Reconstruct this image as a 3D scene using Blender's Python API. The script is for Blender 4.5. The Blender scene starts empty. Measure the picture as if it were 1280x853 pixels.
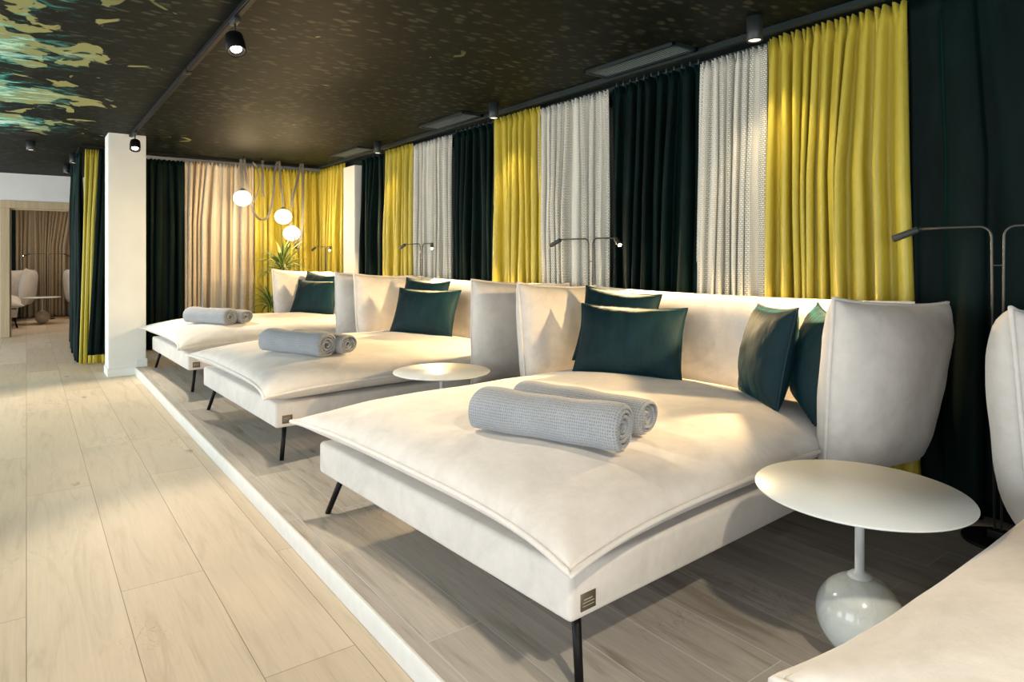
import bpy, bmesh, math, random
from mathutils import Vector, Matrix, noise
R = math.radians
PI = math.pi
scn = bpy.context.scene
col = scn.collection
scn.view_settings.view_transform = 'Standard'
scn.view_settings.look = 'None'
scn.view_settings.gamma = 1
scn.view_settings.use_curve_mapping = False
scn.view_settings.exposure = 0.0
AISLE = -0.08
CEIL = 2.5

# ------------------------------------------------------------------ helpers
def obj(name, bm, mat, parent=None, smooth=True, loc=None, rot=None):
    me = bpy.data.meshes.new(name)
    bmesh.ops.recalc_face_normals(bm, faces=bm.faces)
    bm.to_mesh(me); bm.free()
    if smooth:
        for p in me.polygons: p.use_smooth = True
    if mat: me.materials.append(mat)
    o = bpy.data.objects.new(name, me); col.objects.link(o)
    if parent: o.parent = parent
    if loc: o.location = loc
    if rot: o.rotation_euler = rot
    return o
def tag(o, label=None, cat=None, group=None, kind=None):
    if label: o['label'] = label
    if cat: o['category'] = cat
    if group: o['group'] = group
    if kind: o['kind'] = kind
    return o
def empty(name, loc=(0,0,0), rz=0):
    o = bpy.data.objects.new(name, None); col.objects.link(o)
    o.empty_display_size = .1
    o.location = loc; o.rotation_euler = (0,0,rz)
    return o
def copy_tree(o, parent=None):
    c = o.copy(); col.objects.link(c)
    if parent: c.parent = parent
    for ch in list(o.children): copy_tree(ch, c)
    return c
def box(bm, x0,x1,y0,y1,z0,z1, mat=None):
    m = Matrix.Translation(((x0+x1)/2,(y0+y1)/2,(z0+z1)/2)) @ Matrix.Diagonal((abs(x1-x0),abs(y1-y0),abs(z1-z0),1))
    if mat is not None: m = mat @ m
    return bmesh.ops.create_cube(bm, size=1, matrix=m)['verts']
def bevel_all(bm, w, seg=3):
    bmesh.ops.bevel(bm, geom=list(bm.edges)+list(bm.verts), offset=w, segments=seg, affect='EDGES', profile=.5)
def tube(bm, pts, r, seg=10, closed=False, cap=True, flat=None):
    """sweep a circle (or an ellipse, flat=(rx, ry)) along a polyline"""
    pts = [Vector(p) for p in pts]; n = len(pts); rings = []
    prev = None
    for i,p in enumerate(pts):
        if closed: t = pts[(i+1)%n]-pts[i-1]
        else: t = pts[min(i+1,n-1)]-pts[max(i-1,0)]
        t.normalize()
        if prev is None:
            a = Vector((0,0,1)) if abs(t.z)<.9 else Vector((1,0,0))
            u = t.cross(a).normalized()
        else:
            u = (prev - t*prev.dot(t)).normalized()
        prev = u; w = t.cross(u)
        rr = r[i] if isinstance(r,(list,tuple)) else r
        rx,ry = (flat if flat else (rr,rr))
        rings.append([bm.verts.new(p+u*rx*math.cos(2*PI*k/seg)+w*ry*math.sin(2*PI*k/seg)) for k in range(seg)])
    m = n if closed else n-1
    for i in range(m):
        a,b = rings[i],rings[(i+1)%n]
        for k in range(seg):
            bm.faces.new((a[k],a[(k+1)%seg],b[(k+1)%seg],b[k]))
    if cap and not closed:
        bm.faces.new(rings[0][::-1]); bm.faces.new(rings[-1])
def lathe(bm, prof, seg=48, mat=None):
    rings=[]
    for r,z in prof:
        if r<1e-6: rings.append([bm.verts.new((0,0,z))])
        else: rings.append([bm.verts.new((r*math.cos(2*PI*k/seg), r*math.sin(2*PI*k/seg), z)) for k in range(seg)])
    for a,b in zip(rings,rings[1:]):
        if len(a)==1 and len(b)==1: continue
        for k in range(seg):
            k2=(k+1)%seg
            if len(a)==1: bm.faces.new((a[0],b[k2],b[k]))
            elif len(b)==1: bm.faces.new((a[k],a[k2],b[0]))
            else: bm.faces.new((a[k],a[k2],b[k2],b[k]))
    if mat is not None:
        bmesh.ops.transform(bm, matrix=mat, verts=bm.verts)
def smoothpath(pts, n=8):
    """catmull-rom"""
    P=[Vector(p) for p in pts]; P=[P[0]*2-P[1]]+P+[P[-1]*2-P[-2]]; out=[]
    for i in range(1,len(P)-2):
        for k in range(n):
            t=k/n; a,b,c,d=P[i-1:i+3]
            out.append(.5*((2*b)+(c-a)*t+(2*a-5*b+4*c-d)*t*t+(3*b-a-3*c+d)*t**3))
    out.append(P[-2]); return out

# ------------------------------------------------------------------ materials
def newmat(name):
    m = bpy.data.materials.new(name); m.use_nodes=True
    nt=m.node_tree; b=nt.nodes['Principled BSDF']
    return m,nt,b
def N(nt,t,**kw):
    n=nt.nodes.new(t)
    for k,v in kw.items(): setattr(n,k,v)
    return n
def L(nt,a,b): nt.links.new(a,b)
def ramp(nt, fac, stops):
    r=N(nt,'ShaderNodeValToRGB'); e=r.color_ramp.elements
    while len(e)<len(stops): e.new(.5)
    for el,(p,c) in zip(e,stops):
        el.position=p; el.color=(*c,1) if len(c)==3 else c
    L(nt,fac,r.inputs[0]); return r
def coords(nt, scale=(1,1,1), rot=(0,0,0), kind='Object'):
    tc=N(nt,'ShaderNodeTexCoord'); mp=N(nt,'ShaderNodeMapping')
    mp.inputs['Scale'].default_value=scale; mp.inputs['Rotation'].default_value=rot
    L(nt,tc.outputs[kind],mp.inputs[0]); return mp.outputs[0]
def noise_tex(nt, vec, scale=5, detail=4, rough=.5, dist=0):
    n=N(nt,'ShaderNodeTexNoise'); n.inputs['Scale'].default_value=scale
    n.inputs['Detail'].default_value=detail; n.inputs['Roughness'].default_value=rough
    n.inputs['Distortion'].default_value=dist
    if vec is not None: L(nt,vec,n.inputs['Vector'])
    return n
def bump(nt, b, h, strength=.3, dist=.01):
    n=N(nt,'ShaderNodeBump'); n.inputs['Strength'].default_value=strength; n.inputs['Distance'].default_value=dist
    L(nt,h,n.inputs['Height']); L(nt,n.outputs[0],b.inputs['Normal']); return n
def mixc(nt, fac, a, b, mode='MIX'):
    m=N(nt,'ShaderNodeMix'); m.data_type='RGBA'; m.blend_type=mode
    for s,v in ((m.inputs[0],fac),(m.inputs[6],a),(m.inputs[7],b)):
        if hasattr(v,'is_output') or hasattr(v,'links'): L(nt,v,s)
        else: s.default_value = v if not isinstance(v,tuple) else ((*v,1) if len(v)==3 else v)
    return m.outputs[2]
def math_(nt, op, a, b=None, c=None):
    m=N(nt,'ShaderNodeMath'); m.operation=op
    for i,v in enumerate((a,b,c)):
        if v is None: continue
        if hasattr(v,'links'): L(nt,v,m.inputs[i])
        else: m.inputs[i].default_value=v
    return m.outputs[0]

def simple(name, c, rough=.5, metal=0, var=.0, scale=20, spec=.5):
    m,nt,b=newmat(name)
    b.inputs['Base Color'].default_value=(*c,1); b.inputs['Roughness'].default_value=rough
    b.inputs['Metallic'].default_value=metal; b.inputs['Specular IOR Level'].default_value=spec
    n=noise_tex(nt,coords(nt),scale,3)
    v=max(var,.04)
    r=ramp(nt,n.outputs[0],[(.3,tuple(x*(1-v) for x in c)),(.7,tuple(min(1,x*(1+v)) for x in c))])
    L(nt,r.outputs[0],b.inputs['Base Color'])
    return m
def suede(name, c, var=.10):
    m,nt,b=newmat(name)
    v=coords(nt)
    n=noise_tex(nt,v,4.5,5,.62,.8)
    n2=noise_tex(nt,v,26,3,.6)
    r=ramp(nt,n.outputs[0],[(.34,tuple(x*(1-var) for x in c)),(.5,c),(.66,tuple(min(1,x*(1+var*.6)) for x in c))])
    r2=ramp(nt,n2.outputs[0],[(.3,(.94,.94,.94)),(.7,(1,1,1))])
    L(nt,mixc(nt,1.0,r.outputs[0],r2.outputs[0],'MULTIPLY'),b.inputs['Base Color'])
    b.inputs['Roughness'].default_value=.9
    b.inputs['Specular IOR Level'].default_value=.15
    b.inputs['Sheen Weight'].default_value=.22; b.inputs['Sheen Roughness'].default_value=.45
    f=noise_tex(nt,v,260,2); s=noise_tex(nt,v,14,4,.6)
    h=math_(nt,'ADD',math_(nt,'MULTIPLY',f.outputs[0],.08),math_(nt,'MULTIPLY',s.outputs[0],.5))
    bump(nt,b,h,.35,.012)
    return m
def velvet(name, c, tint, rough=.5, sheen=.8, wrinkle=.4, spec=.2):
    m,nt,b=newmat(name)
    v=coords(nt,(1,1,.35))
    n=noise_tex(nt,v,6,4,.6,.5)
    r=ramp(nt,n.outputs[0],[(.35,tuple(x*.65 for x in c)),(.65,tuple(x*1.35 for x in c))])
    L(nt,r.outputs[0],b.inputs['Base Color'])
    b.inputs['Roughness'].default_value=rough
    b.inputs['Specular IOR Level'].default_value=spec
    b.inputs['Sheen Weight'].default_value=sheen; b.inputs['Sheen Roughness'].default_value=.3
    b.inputs['Sheen Tint'].default_value=(*tint,1)
    s=noise_tex(nt,v,16,3,.5)
    bump(nt,b,s.outputs[0],wrinkle,.01)
    return m
def satin(name, c):
    m,nt,b=newmat(name)
    v=coords(nt,(1,1,.25))
    n=noise_tex(nt,v,5,3)
    r=ramp(nt,n.outputs[0],[(.3,tuple(x*.9 for x in c)),(.7,tuple(x*1.08 for x in c))])
    L(nt,r.outputs[0],b.inputs['Base Color'])
    b.inputs['Roughness'].default_value=.42; b.inputs['Specular IOR Level'].default_value=.45
    b.inputs['Sheen Weight'].default_value=.15; b.inputs['Sheen Roughness'].default_value=.35
    b.inputs['Sheen Tint'].default_value=(1,.95,.5,1)
    s=noise_tex(nt,coords(nt,(1,1,.5)),13,4,.6,.4)
    bump(nt,b,s.outputs[0],.45,.012)
    return m
def weave(name, c, dark, warm=None):
    """open bouclé weave: horizontal dashes in rows; uses UV (u along cloth in m, v = height in m)"""
    m,nt,b=newmat(name)
    uv=coords(nt,(1,1,1),kind='UV')
    br=N(nt,'ShaderNodeTexBrick'); L(nt,uv,br.inputs['Vector'])
    br.inputs['Scale'].default_value=1; br.inputs['Brick Width'].default_value=.021
    br.inputs['Row Height'].default_value=.0125; br.inputs['Mortar Size'].default_value=.0021
    br.inputs['Mortar Smooth'].default_value=.35; br.offset=.5; br.offset_frequency=2
    br.inputs['Color1'].default_value=(*c,1); br.inputs['Color2'].default_value=(*[x*.86 for x in c],1)
    br.inputs['Mortar'].default_value=(*dark,1)
    # fine vertical bands where the weave is closer
    sep=N(nt,'ShaderNodeSeparateXYZ'); L(nt,uv,sep.inputs[0])
    band=noise_tex(nt,None,1.0,2); cx=N(nt,'ShaderNodeCombineXYZ')
    L(nt,math_(nt,'MULTIPLY',sep.outputs[0],11.0),cx.inputs[0]); L(nt,math_(nt,'MULTIPLY',sep.outputs[1],.05),cx.inputs[1])
    L(nt,cx.outputs[0],band.inputs['Vector'])
    bf=ramp(nt,band.outputs[0],[(.46,(0,0,0)),(.56,(1,1,1))])
    cc=mixc(nt,math_(nt,'MULTIPLY',bf.outputs[0],.75),br.outputs[0],c)
    if warm:
        wv=noise_tex(nt,None,1.0,1); cx2=N(nt,'ShaderNodeCombineXYZ')
        L(nt,math_(nt,'MULTIPLY',sep.outputs[0],9.0),cx2.inputs[0]); cx2.inputs[1].default_value=7.3
        L(nt,cx2.outputs[0],wv.inputs['Vector'])
        wf=ramp(nt,wv.outputs[0],[(.5,(0,0,0)),(.6,(1,1,1))])
        cc=mixc(nt,math_(nt,'MULTIPLY',wf.outputs[0],.8),cc,mixc(nt,1.0,cc,warm,'MULTIPLY'))
    L(nt,cc,b.inputs['Base Color'])
    b.inputs['Roughness'].default_value=.95; b.inputs['Specular IOR Level'].default_value=.1
    bump(nt,b,math_(nt,'SUBTRACT',1.0,br.outputs['Fac']),.5,.004)
    return m
def planks(name, c1, c2, w, l, gap, gapw=.0018, grain=.5, knots=True, seed=0):
    m,nt,b=newmat(name)
    tc=N(nt,'ShaderNodeTexCoord'); sep=N(nt,'ShaderNodeSeparateXYZ'); L(nt,tc.outputs['Object'],sep.inputs[0])
    cx=N(nt,'ShaderNodeCombineXYZ')
    L(nt,math_(nt,'ADD',sep.outputs[1],seed+50.0),cx.inputs[0]); L(nt,math_(nt,'ADD',sep.outputs[0],w*40),cx.inputs[1])
    br=N(nt,'ShaderNodeTexBrick'); L(nt,cx.outputs[0],br.inputs['Vector'])
    br.inputs['Scale'].default_value=1; br.inputs['Brick Width'].default_value=l; br.inputs['Row Height'].default_value=w
    br.inputs['Mortar Size'].default_value=gapw; br.inputs['Mortar Smooth'].default_value=.2
    br.offset=.37; br.offset_frequency=2
    br.inputs['Color1'].default_value=(0,0,0,1); br.inputs['Color2'].default_value=(1,1,1,1); br.inputs['Mortar'].default_value=(.5,.5,.5,1)
    base=mixc(nt,br.outputs[0],c1,c2)
    # grain runs along Y and is shifted per board
    off=N(nt,'ShaderNodeVectorMath'); off.operation='ADD'
    mul=N(nt,'ShaderNodeVectorMath'); mul.operation='MULTIPLY'
    L(nt,tc.outputs['Object'],mul.inputs[0]); mul.inputs[1].default_value=(9,.9,1)
    L(nt,mul.outputs[0],off.inputs[0]); L(nt,math_(nt,'MULTIPLY',br.outputs[0],13.0),off.inputs[1])
    g=noise_tex(nt,off.outputs[0],1.6,7,.62,1.2)
    gr=ramp(nt,g.outputs[0],[(.30,(1-grain*.42,1-grain*.46,1-grain*.52)),(.47,(1-grain*.1,)*3),(.62,(1,1,1)),(.8,(1+0*grain,1,1))])
    col1=mixc(nt,1.0,base,gr.outputs[0],'MULTIPLY')
    mul2=N(nt,'ShaderNodeVectorMath'); mul2.operation='MULTIPLY'; L(nt,tc.outputs['Object'],mul2.inputs[0]); mul2.inputs[1].default_value=(140,4,1)
    f=noise_tex(nt,mul2.outputs[0],1,3,.6)
    fr=ramp(nt,f.outputs[0],[(.35,(.86,.85,.84)),(.6,(1,1,1))])
    col2=mixc(nt,.8*grain,col1,mixc(nt,1.0,col1,fr.outputs[0],'MULTIPLY'))
    if knots:
        mk=N(nt,'ShaderNodeVectorMath'); mk.operation='MULTIPLY'; L(nt,tc.outputs['Object'],mk.inputs[0]); mk.inputs[1].default_value=(3.0,1.3,1)
        dn=noise_tex(nt,mk.outputs[0],7,3); ad=N(nt,'ShaderNodeVectorMath'); ad.operation='ADD'
        sc=N(nt,'ShaderNodeVectorMath'); sc.operation='SCALE'; sc.inputs['Scale'].default_value=.16; L(nt,dn.outputs['Color'],sc.inputs[0])
        L(nt,mk.outputs[0],ad.inputs[0]); L(nt,sc.outputs[0],ad.inputs[1])
        vo=N(nt,'ShaderNodeTexVoronoi'); vo.inputs['Scale'].default_value=1.0; L(nt,ad.outputs[0],vo.inputs['Vector'])
        k=ramp(nt,vo.outputs['Distance'],[(.022,(1,1,1)),(.085,(0,0,0))])
        col2=mixc(nt,math_(nt,'MULTIPLY',k.outputs[0],.7),col2,(.14,.09,.05))
        # thin drying cracks
        cr=noise_tex(nt,ad.outputs[0],2.2,6,.6,1.5)
        ck=ramp(nt,math_(nt,'ABSOLUTE',math_(nt,'SUBTRACT',cr.outputs[0],.5)),[(.0,(1,1,1)),(.009,(0,0,0))])
        cm=noise_tex(nt,tc.outputs['Object'],1.1,2); cmr=ramp(nt,cm.outputs[0],[(.56,(0,0,0)),(.66,(1,1,1))])
        col2=mixc(nt,math_(nt,'MULTIPLY',math_(nt,'MULTIPLY',ck.outputs[0],cmr.outputs[0]),.65),col2,(.2,.14,.09))
    col3=mixc(nt,br.outputs['Fac'],col2,gap)
    L(nt,col3,b.inputs['Base Color'])
    b.inputs['Roughness'].default_value=.5; b.inputs['Specular IOR Level'].default_value=.35
    h=math_(nt,'SUBTRACT',math_(nt,'MULTIPLY',f.outputs[0],.25*grain),math_(nt,'MULTIPLY',br.outputs['Fac'],.8))
    bump(nt,b,h,.35,.004)
    return m
def ceiling_paper():
    m,nt,b=newmat('printed_ceiling')
    tc=N(nt,'ShaderNodeTexCoord'); O=tc.outputs['Object']
    def sv(s,src=O):
        k=N(nt,'ShaderNodeVectorMath'); k.operation='MULTIPLY'; L(nt,src,k.inputs[0]); k.inputs[1].default_value=s; return k.outputs[0]
    # distort coordinates a little
    dn=noise_tex(nt,O,3,2); sc=N(nt,'ShaderNodeVectorMath'); sc.operation='SCALE'; sc.inputs['Scale'].default_value=.12
    L(nt,dn.outputs['Color'],sc.inputs[0]); ad=N(nt,'ShaderNodeVectorMath'); ad.operation='ADD'; L(nt,O,ad.inputs[0]); L(nt,sc.outputs[0],ad.inputs[1])
    vo=N(nt,'ShaderNodeTexVoronoi'); vo.inputs['Scale'].default_value=1; L(nt,sv((11,21,1),ad.outputs[0]),vo.inputs['Vector'])
    leaf=ramp(nt,vo.outputs['Distance'],[(.26,(1,1,1)),(.46,(0,0,0))])
    pick=ramp(nt,vo.outputs['Color'],[(.35,(0,0,0)),(.62,(1,1,1))])
    reg=noise_tex(nt,O,1.3,3,.6); rr=ramp(nt,reg.outputs[0],[(.36,(.25,.25,.25)),(.62,(1,1,1))])
    f=math_(nt,'MULTIPLY',math_(nt,'MULTIPLY',leaf.outputs[0],pick.outputs[0]),rr.outputs[0])
    base=mixc(nt,f,(.0030,.0058,.0046),(.062,.064,.045))
    st=noise_tex(nt,sv((5,26,1)),1.5,5,.65); sr=ramp(nt,st.outputs[0],[(.5,(0,0,0)),(.72,(1,1,1))])
    base=mixc(nt,math_(nt,'MULTIPLY',sr.outputs[0],.5),base,(.020,.022,.016))
    # coloured blobs of the print: only over the aisle side
    sep=N(nt,'ShaderNodeSeparateXYZ'); L(nt,O,sep.inputs[0])
    mr=N(nt,'ShaderNodeMapRange'); mr.inputs['From Min'].default_value=1.0; mr.inputs['From Max'].default_value=-.15
    mr.interpolation_type='SMOOTHSTEP'; L(nt,sep.outputs[0],mr.inputs['Value'])
    # stripes in Y where the blobs sit
    yb=N(nt,'ShaderNodeMath'); yb.operation='SINE'; L(nt,math_(nt,'MULTIPLY_ADD',sep.outputs[1],4.3,-1.6),yb.inputs[0])
    ys=math_(nt,'MULTIPLY_ADD',yb.outputs[0],.045,0)
    bn=noise_tex(nt,sv((3.4,2.6,1)),1.35,3,.45,.6)
    bm_=math_(nt,'ADD',math_(nt,'ADD',bn.outputs[0],ys),math_(nt,'MULTIPLY',mr.outputs[0],.27))
    blob=ramp(nt,bm_,[(.755,(0,0,0)),(.772,(1,1,1))])
    yl=N(nt,'ShaderNodeMapRange'); yl.inputs['From Min'].default_value=3.3; yl.inputs['From Max'].default_value=4.2; L(nt,sep.outputs[1],yl.inputs['Value'])
    yh=N(nt,'ShaderNodeMapRange'); yh.inputs['From Min'].default_value=8.9; yh.inputs['From Max'].default_value=8.3; L(nt,sep.outputs[1],yh.inputs['Value'])
    ym=math_(nt,'MULTIPLY',yl.outputs[0],yh.outputs[0])
    base=mixc(nt,math_(nt,'MULTIPLY',blob.outputs[0],ym),base,(.30,.31,.13))
    # turquoise patches of the print
    mr2=N(nt,'ShaderNodeMapRange'); mr2.inputs['From Min'].default_value=.42; mr2.inputs['From Max'].default_value=-.35; L(nt,sep.outputs[0],mr2.inputs['Value'])
    tn=noise_tex(nt,sv((4.2,9,1),ad.outputs[0]),1.3,5,.65,.4)
    tb=math_(nt,'ADD',math_(nt,'ADD',tn.outputs[0],math_(nt,'MULTIPLY',ys,2.0)),math_(nt,'MULTIPLY',mr2.outputs[0],.12))
    teal=ramp(nt,tb,[(.55,(0,0,0)),(.63,(.7,.7,.7)),(.70,(1,1,1))])
    tc2=ramp(nt,tb,[(.55,(.0,.10,.10)),(.64,(.04,.48,.43)),(.74,(.6,.95,.85))])
    base=mixc(nt,math_(nt,'MULTIPLY',math_(nt,'MULTIPLY',teal.outputs[0],ym),mr2.outputs[0]),base,tc2.outputs[0])
    L(nt,base,b.inputs['Base Color'])
    b.inputs['Roughness'].default_value=.6; b.inputs['Specular IOR Level'].default_value=.08
    return m
def knit(name,c):
    m,nt,b=newmat(name)
    uv=coords(nt,(1,1,1),kind='UV')
    mp=N(nt,'ShaderNodeVectorMath'); mp.operation='MULTIPLY'; L(nt,uv,mp.inputs[0]); mp.inputs[1].default_value=(120,95,1)
    vo=N(nt,'ShaderNodeTexVoronoi'); vo.inputs['Scale'].default_value=1; vo.inputs['Randomness'].default_value=.18; L(nt,mp.outputs[0],vo.inputs['Vector'])
    rp=ramp(nt,vo.outputs['Distance'],[(.10,tuple(x*.38 for x in c)),(.30,tuple(x*.9 for x in c)),(.6,c)])
    big=noise_tex(nt,coords(nt),9,3); bg=ramp(nt,big.outputs[0],[(.3,(.88,.88,.88)),(.7,(1,1,1))])
    L(nt,mixc(nt,1.0,rp.outputs[0],bg.outputs[0],'MULTIPLY'),b.inputs['Base Color'])
    b.inputs['Roughness'].default_value=.95; b.inputs['Specular IOR Level'].default_value=.1
    b.inputs['Sheen Weight'].default_value=.2
    bump(nt,b,vo.outputs['Distance'],.7,.004)
    return m
def marble(name,c,vein,strength=.5):
    m,nt,b=newmat(name)
    v=coords(nt)
    n=noise_tex(nt,v,7,6,.6,2.2)
    r=ramp(nt,math_(nt,'ABSOLUTE',math_(nt,'SUBTRACT',n.outputs[0],.5)),[(0,vein),(.03,tuple(a*.6+b_*.4 for a,b_ in zip(c,vein))),(.12,c)])
    L(nt,mixc(nt,strength,c,r.outputs[0]),b.inputs['Base Color'])
    b.inputs['Roughness'].default_value=.16; b.inputs['Coat Weight'].default_value=.3; b.inputs['Coat Roughness'].default_value=.05
    return m
def emit(name,c,s):
    m,nt,b=newmat(name)
    b.inputs['Base Color'].default_value=(*c,1)
    b.inputs['Emission Color'].default_value=(*c,1); b.inputs['Emission Strength'].default_value=s
    return m
def wood(name,c):
    m,nt,b=newmat(name)
    n=noise_tex(nt,coords(nt,(30,30,1.5)),1,4,.6,.5)
    r=ramp(nt,n.outputs[0],[(.3,tuple(x*.8 for x in c)),(.7,c)]); L(nt,r.outputs[0],b.inputs['Base Color'])
    b.inputs['Roughness'].default_value=.5
    return m

M=dict(
 suede=suede('cream_suede',(.66,.62,.575)),
 pipe=suede('cream_piping',(.70,.665,.62),.04),
 teal=velvet('teal_velvet',(.0022,.018,.024),(.06,.36,.40),.65,.24,.7),
 tealpipe=velvet('dark_teal_piping',(.004,.02,.028),(.1,.3,.3),.5,.4),
 green=velvet('bottle_green_velvet',(.0011,.0080,.0072),(.03,.45,.38),.6,.15,.2,.10),
 yellow=satin('chartreuse_satin',(.50,.405,.045)),
 white=weave('white_open_weave',(.78,.76,.68),(.20,.205,.18)),
 beige=weave('beige_open_weave',(.78,.72,.62),(.36,.26,.17),(.86,.70,.48)),
 linen=weave('far_linen',(.40,.34,.25),(.2,.16,.11),(.8,.65,.45)),
 aisle=planks('pale_oak_boards',(.53,.43,.31),(.67,.565,.43),.29,2.3,(.22,.16,.10),.0013,.42),
 deck=planks('grey_oak_boards',(.37,.335,.295),(.50,.455,.40),.20,1.9,(.55,.54,.51),.0015,.9,True,3.3),
 slat=simple('pale_slate_slat',(.20,.27,.27),.4,0,.08,10),
 riser=simple('white_step_edge',(.70,.69,.65),.5),
 wall=simple('white_plaster',(.72,.72,.68),.8,0,.03,3),
 ceil=ceiling_paper(),
 black=simple('matt_black_metal',(.004,.004,.004),.5,0,.1,60,.2),
 dgrey=simple('dark_grey_metal',(.024,.030,.030),.45,0,.08,40),
 rail=simple('slate_green_metal',(.010,.019,.021),.5,0,.08,10,.3),
 lamp=simple('bronze_grey_metal',(.075,.07,.062),.4,.4,.08,50),
 wmetal=simple('white_lacquer',(.61,.64,.635),.35,0,.02,5),
 marble=marble('pale_grey_marble',(.60,.64,.62),(.45,.49,.48),.45),
 bmarble=marble('beige_stone',(.42,.31,.22),(.62,.5,.4),.6),
 knit=knit('grey_knit',(.34,.36,.385)),
 label=simple('bronze_label',(.14,.115,.075),.45,.4,.2,300),
 labelt=simple('pale_label_thread',(.40,.36,.28),.6,0,.1,300),
 bulb=emit('warm_bulb',(1,.80,.52),60),
 spotbulb=emit('spot_bulb',(1,.84,.60),30),
 cylbulb=emit('downlight_lens',(1,.86,.66),3.0),
 globe=emit('opal_globe',(1,.86,.62),5.0),
 strap=simple('grey_leather_strap',(.085,.08,.075),.5,0,.1,30),
 leaf=None, pot=simple('grey_planter_clay',(.33,.34,.33),.7,0,.1,8),
 doorwood=wood('pale_door_wood',(.52,.40,.235)),
 glass=None,
)
def leafmat():
    m,nt,b=newmat('striped_leaf')
    uv=coords(nt,(1,1,1),kind='UV'); sep=N(nt,'ShaderNodeSeparateXYZ'); L(nt,uv,sep.inputs[0])
    e=math_(nt,'ABSOLUTE',math_(nt,'SUBTRACT',sep.outputs[0],.5))
    r=ramp(nt,e,[(.22,(.05,.13,.03)),(.36,(.42,.46,.13))]); L(nt,r.outputs[0],b.inputs['Base Color'])
    b.inputs['Roughness'].default_value=.4
    return m
M['leaf']=leafmat()
def glassmat():
    m,nt,b=newmat('window_glass')
    b.inputs['Base Color'].default_value=(.9,.97,1,1); b.inputs['Roughness'].default_value=.03
    b.inputs['Transmission Weight'].default_value=1; b.inputs['IOR'].default_value=1.45
    n=noise_tex(nt,coords(nt),2,1); bump(nt,b,n.outputs[0],.01,.001)
    return m
M['glass']=glassmat()

# ------------------------------------------------------------------ room shell
def sbox(name, mat, *b, smooth=False):
    bm=bmesh.new(); box(bm,*b); o=obj(name,bm,mat,smooth=smooth); tag(o,kind='structure'); return o
XL,XR,YF,YB=-3.6,3.68,-4.2,9.72
sbox('floor',M['aisle'],XL-.1,XR+.2,YF-.1,18.6,AISLE-.12,AISLE)
bm=bmesh.new(); box(bm,.950,XR,YF,YB,AISLE,0); o=obj('floor',bm,M['deck'],smooth=False); tag(o,kind='structure')
bm=bmesh.new(); box(bm,.936,.9502,YF,8.1,AISLE+.001,.0015); bevel_all(bm,.002,2)
o=obj('trim_1',bm,M['riser']); tag(o,kind='structure')
sbox('ceiling',M['ceil'],XL-.1,XR+.2,YF-.1,13.0,CEIL,CEIL+.1)
sbox('ceiling',M['wall'],XL-.1,XR+.2,13.0,18.6,CEIL,CEIL+.1)
sbox('wall_right',M['wall'],XR,XR+.12,YF-.1,18.6,AISLE,CEIL)
sbox('wall_back',M['wall'],.78,XR,YB-.08,YB+.04,AISLE,CEIL)
sbox('wall_front',M['wall'],XL,XR,YF-.12,YF,AISLE,CEIL)
sbox('wall_far',M['wall'],XL,XR,17.2,17.32,AISLE,CEIL)
# left wall with windows
bm=bmesh.new()
wins=[(-3.2,-1.2),(-.4,1.8),(2.8,5.0),(6.0,8.2),(9.2,11.6),(13.9,15.9)]
ys=[YF-.1]+[v for w in wins for v in w]+[18.6]
for i in range(0,len(ys),2): box(bm,XL-.12,XL,ys[i],ys[i+1],AISLE,CEIL)
for a,b in wins:
    box(bm,XL-.12,XL,a,b,AISLE,.10); box(bm,XL-.12,XL,a,b,2.35,CEIL)
o=obj('wall_left',bm,M['wall'],smooth=False); tag(o,kind='structure')
for i,(a,b) in enumerate(wins):
    bm=bmesh.new(); m_=(a+b)/2
    for y0,y1,z0,z1 in ((a,a+.05,.1,2.35),(b-.05,b,.1,2.35),(m_-.025,m_+.025,.1,2.35),(a,b,.1,.16),(a,b,2.29,2.35)):
        box(bm,XL-.09,XL-.03,y0,y1,z0,z1)
    w=obj('window_%d'%(i+1),bm,M['dgrey'],smooth=False); tag(w,kind='structure')
# partition with the doorway into the next lounge
PY=13.0
bm=bmesh.new()
box(bm,XL,-.33,PY,PY+.14,AISLE,CEIL); box(bm,1.75,XR,PY,PY+.14,AISLE,CEIL); box(bm,-.33,1.75,PY,PY+.14,2.07,CEIL)
o=obj('wall_partition',bm,M['wall'],smooth=False); tag(o,kind='structure')
bm=bmesh.new()
for b in ((-.33,-.21,PY-.02,PY+.16,AISLE,1.95),(1.63,1.75,PY-.02,PY+.16,AISLE,1.95),(-.33,1.75,PY-.02,PY+.16,1.95,2.07)):
    box(bm,*b)
    # stepped inner rebate
for b in ((-.21,-.19,PY+.04,PY+.14,AISLE,1.93),(1.61,1.63,PY+.04,PY+.14,AISLE,1.93),(-.21,1.63,PY+.04,PY+.14,1.93,1.95)): box(bm,*b)
bmesh.ops.bevel(bm,geom=bm.edges[:],offset=.003,segments=1,affect='EDGES')
o=obj('trim_2',bm,M['doorwood'],smooth=False); tag(o,kind='structure')
# white column standing at the end of the step
bm=bmesh.new(); vs=box(bm,.695,1.045,8.10,8.48,AISLE,CEIL)
es=[e for e in bm.edges if abs(e.verts[0].co.z-e.verts[1].co.z)>1]
bmesh.ops.bevel(bm,geom=es,offset=.006,segments=2,affect='EDGES')
c_=obj('column',bm,M['wall'],smooth=False); tag(c_,'white square column standing at the far end of the step','column')
bm=bmesh.new(); box(bm,.685,.951,8.088,8.49,AISLE,AISLE+.085); box(bm,.951,1.057,8.088,8.49,0,.085)
bmesh.ops.bevel(bm,geom=bm.edges[:],offset=.004,segments=2,affect='EDGES')
obj('plinth',bm,M['wall'],c_,smooth=False)

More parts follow.
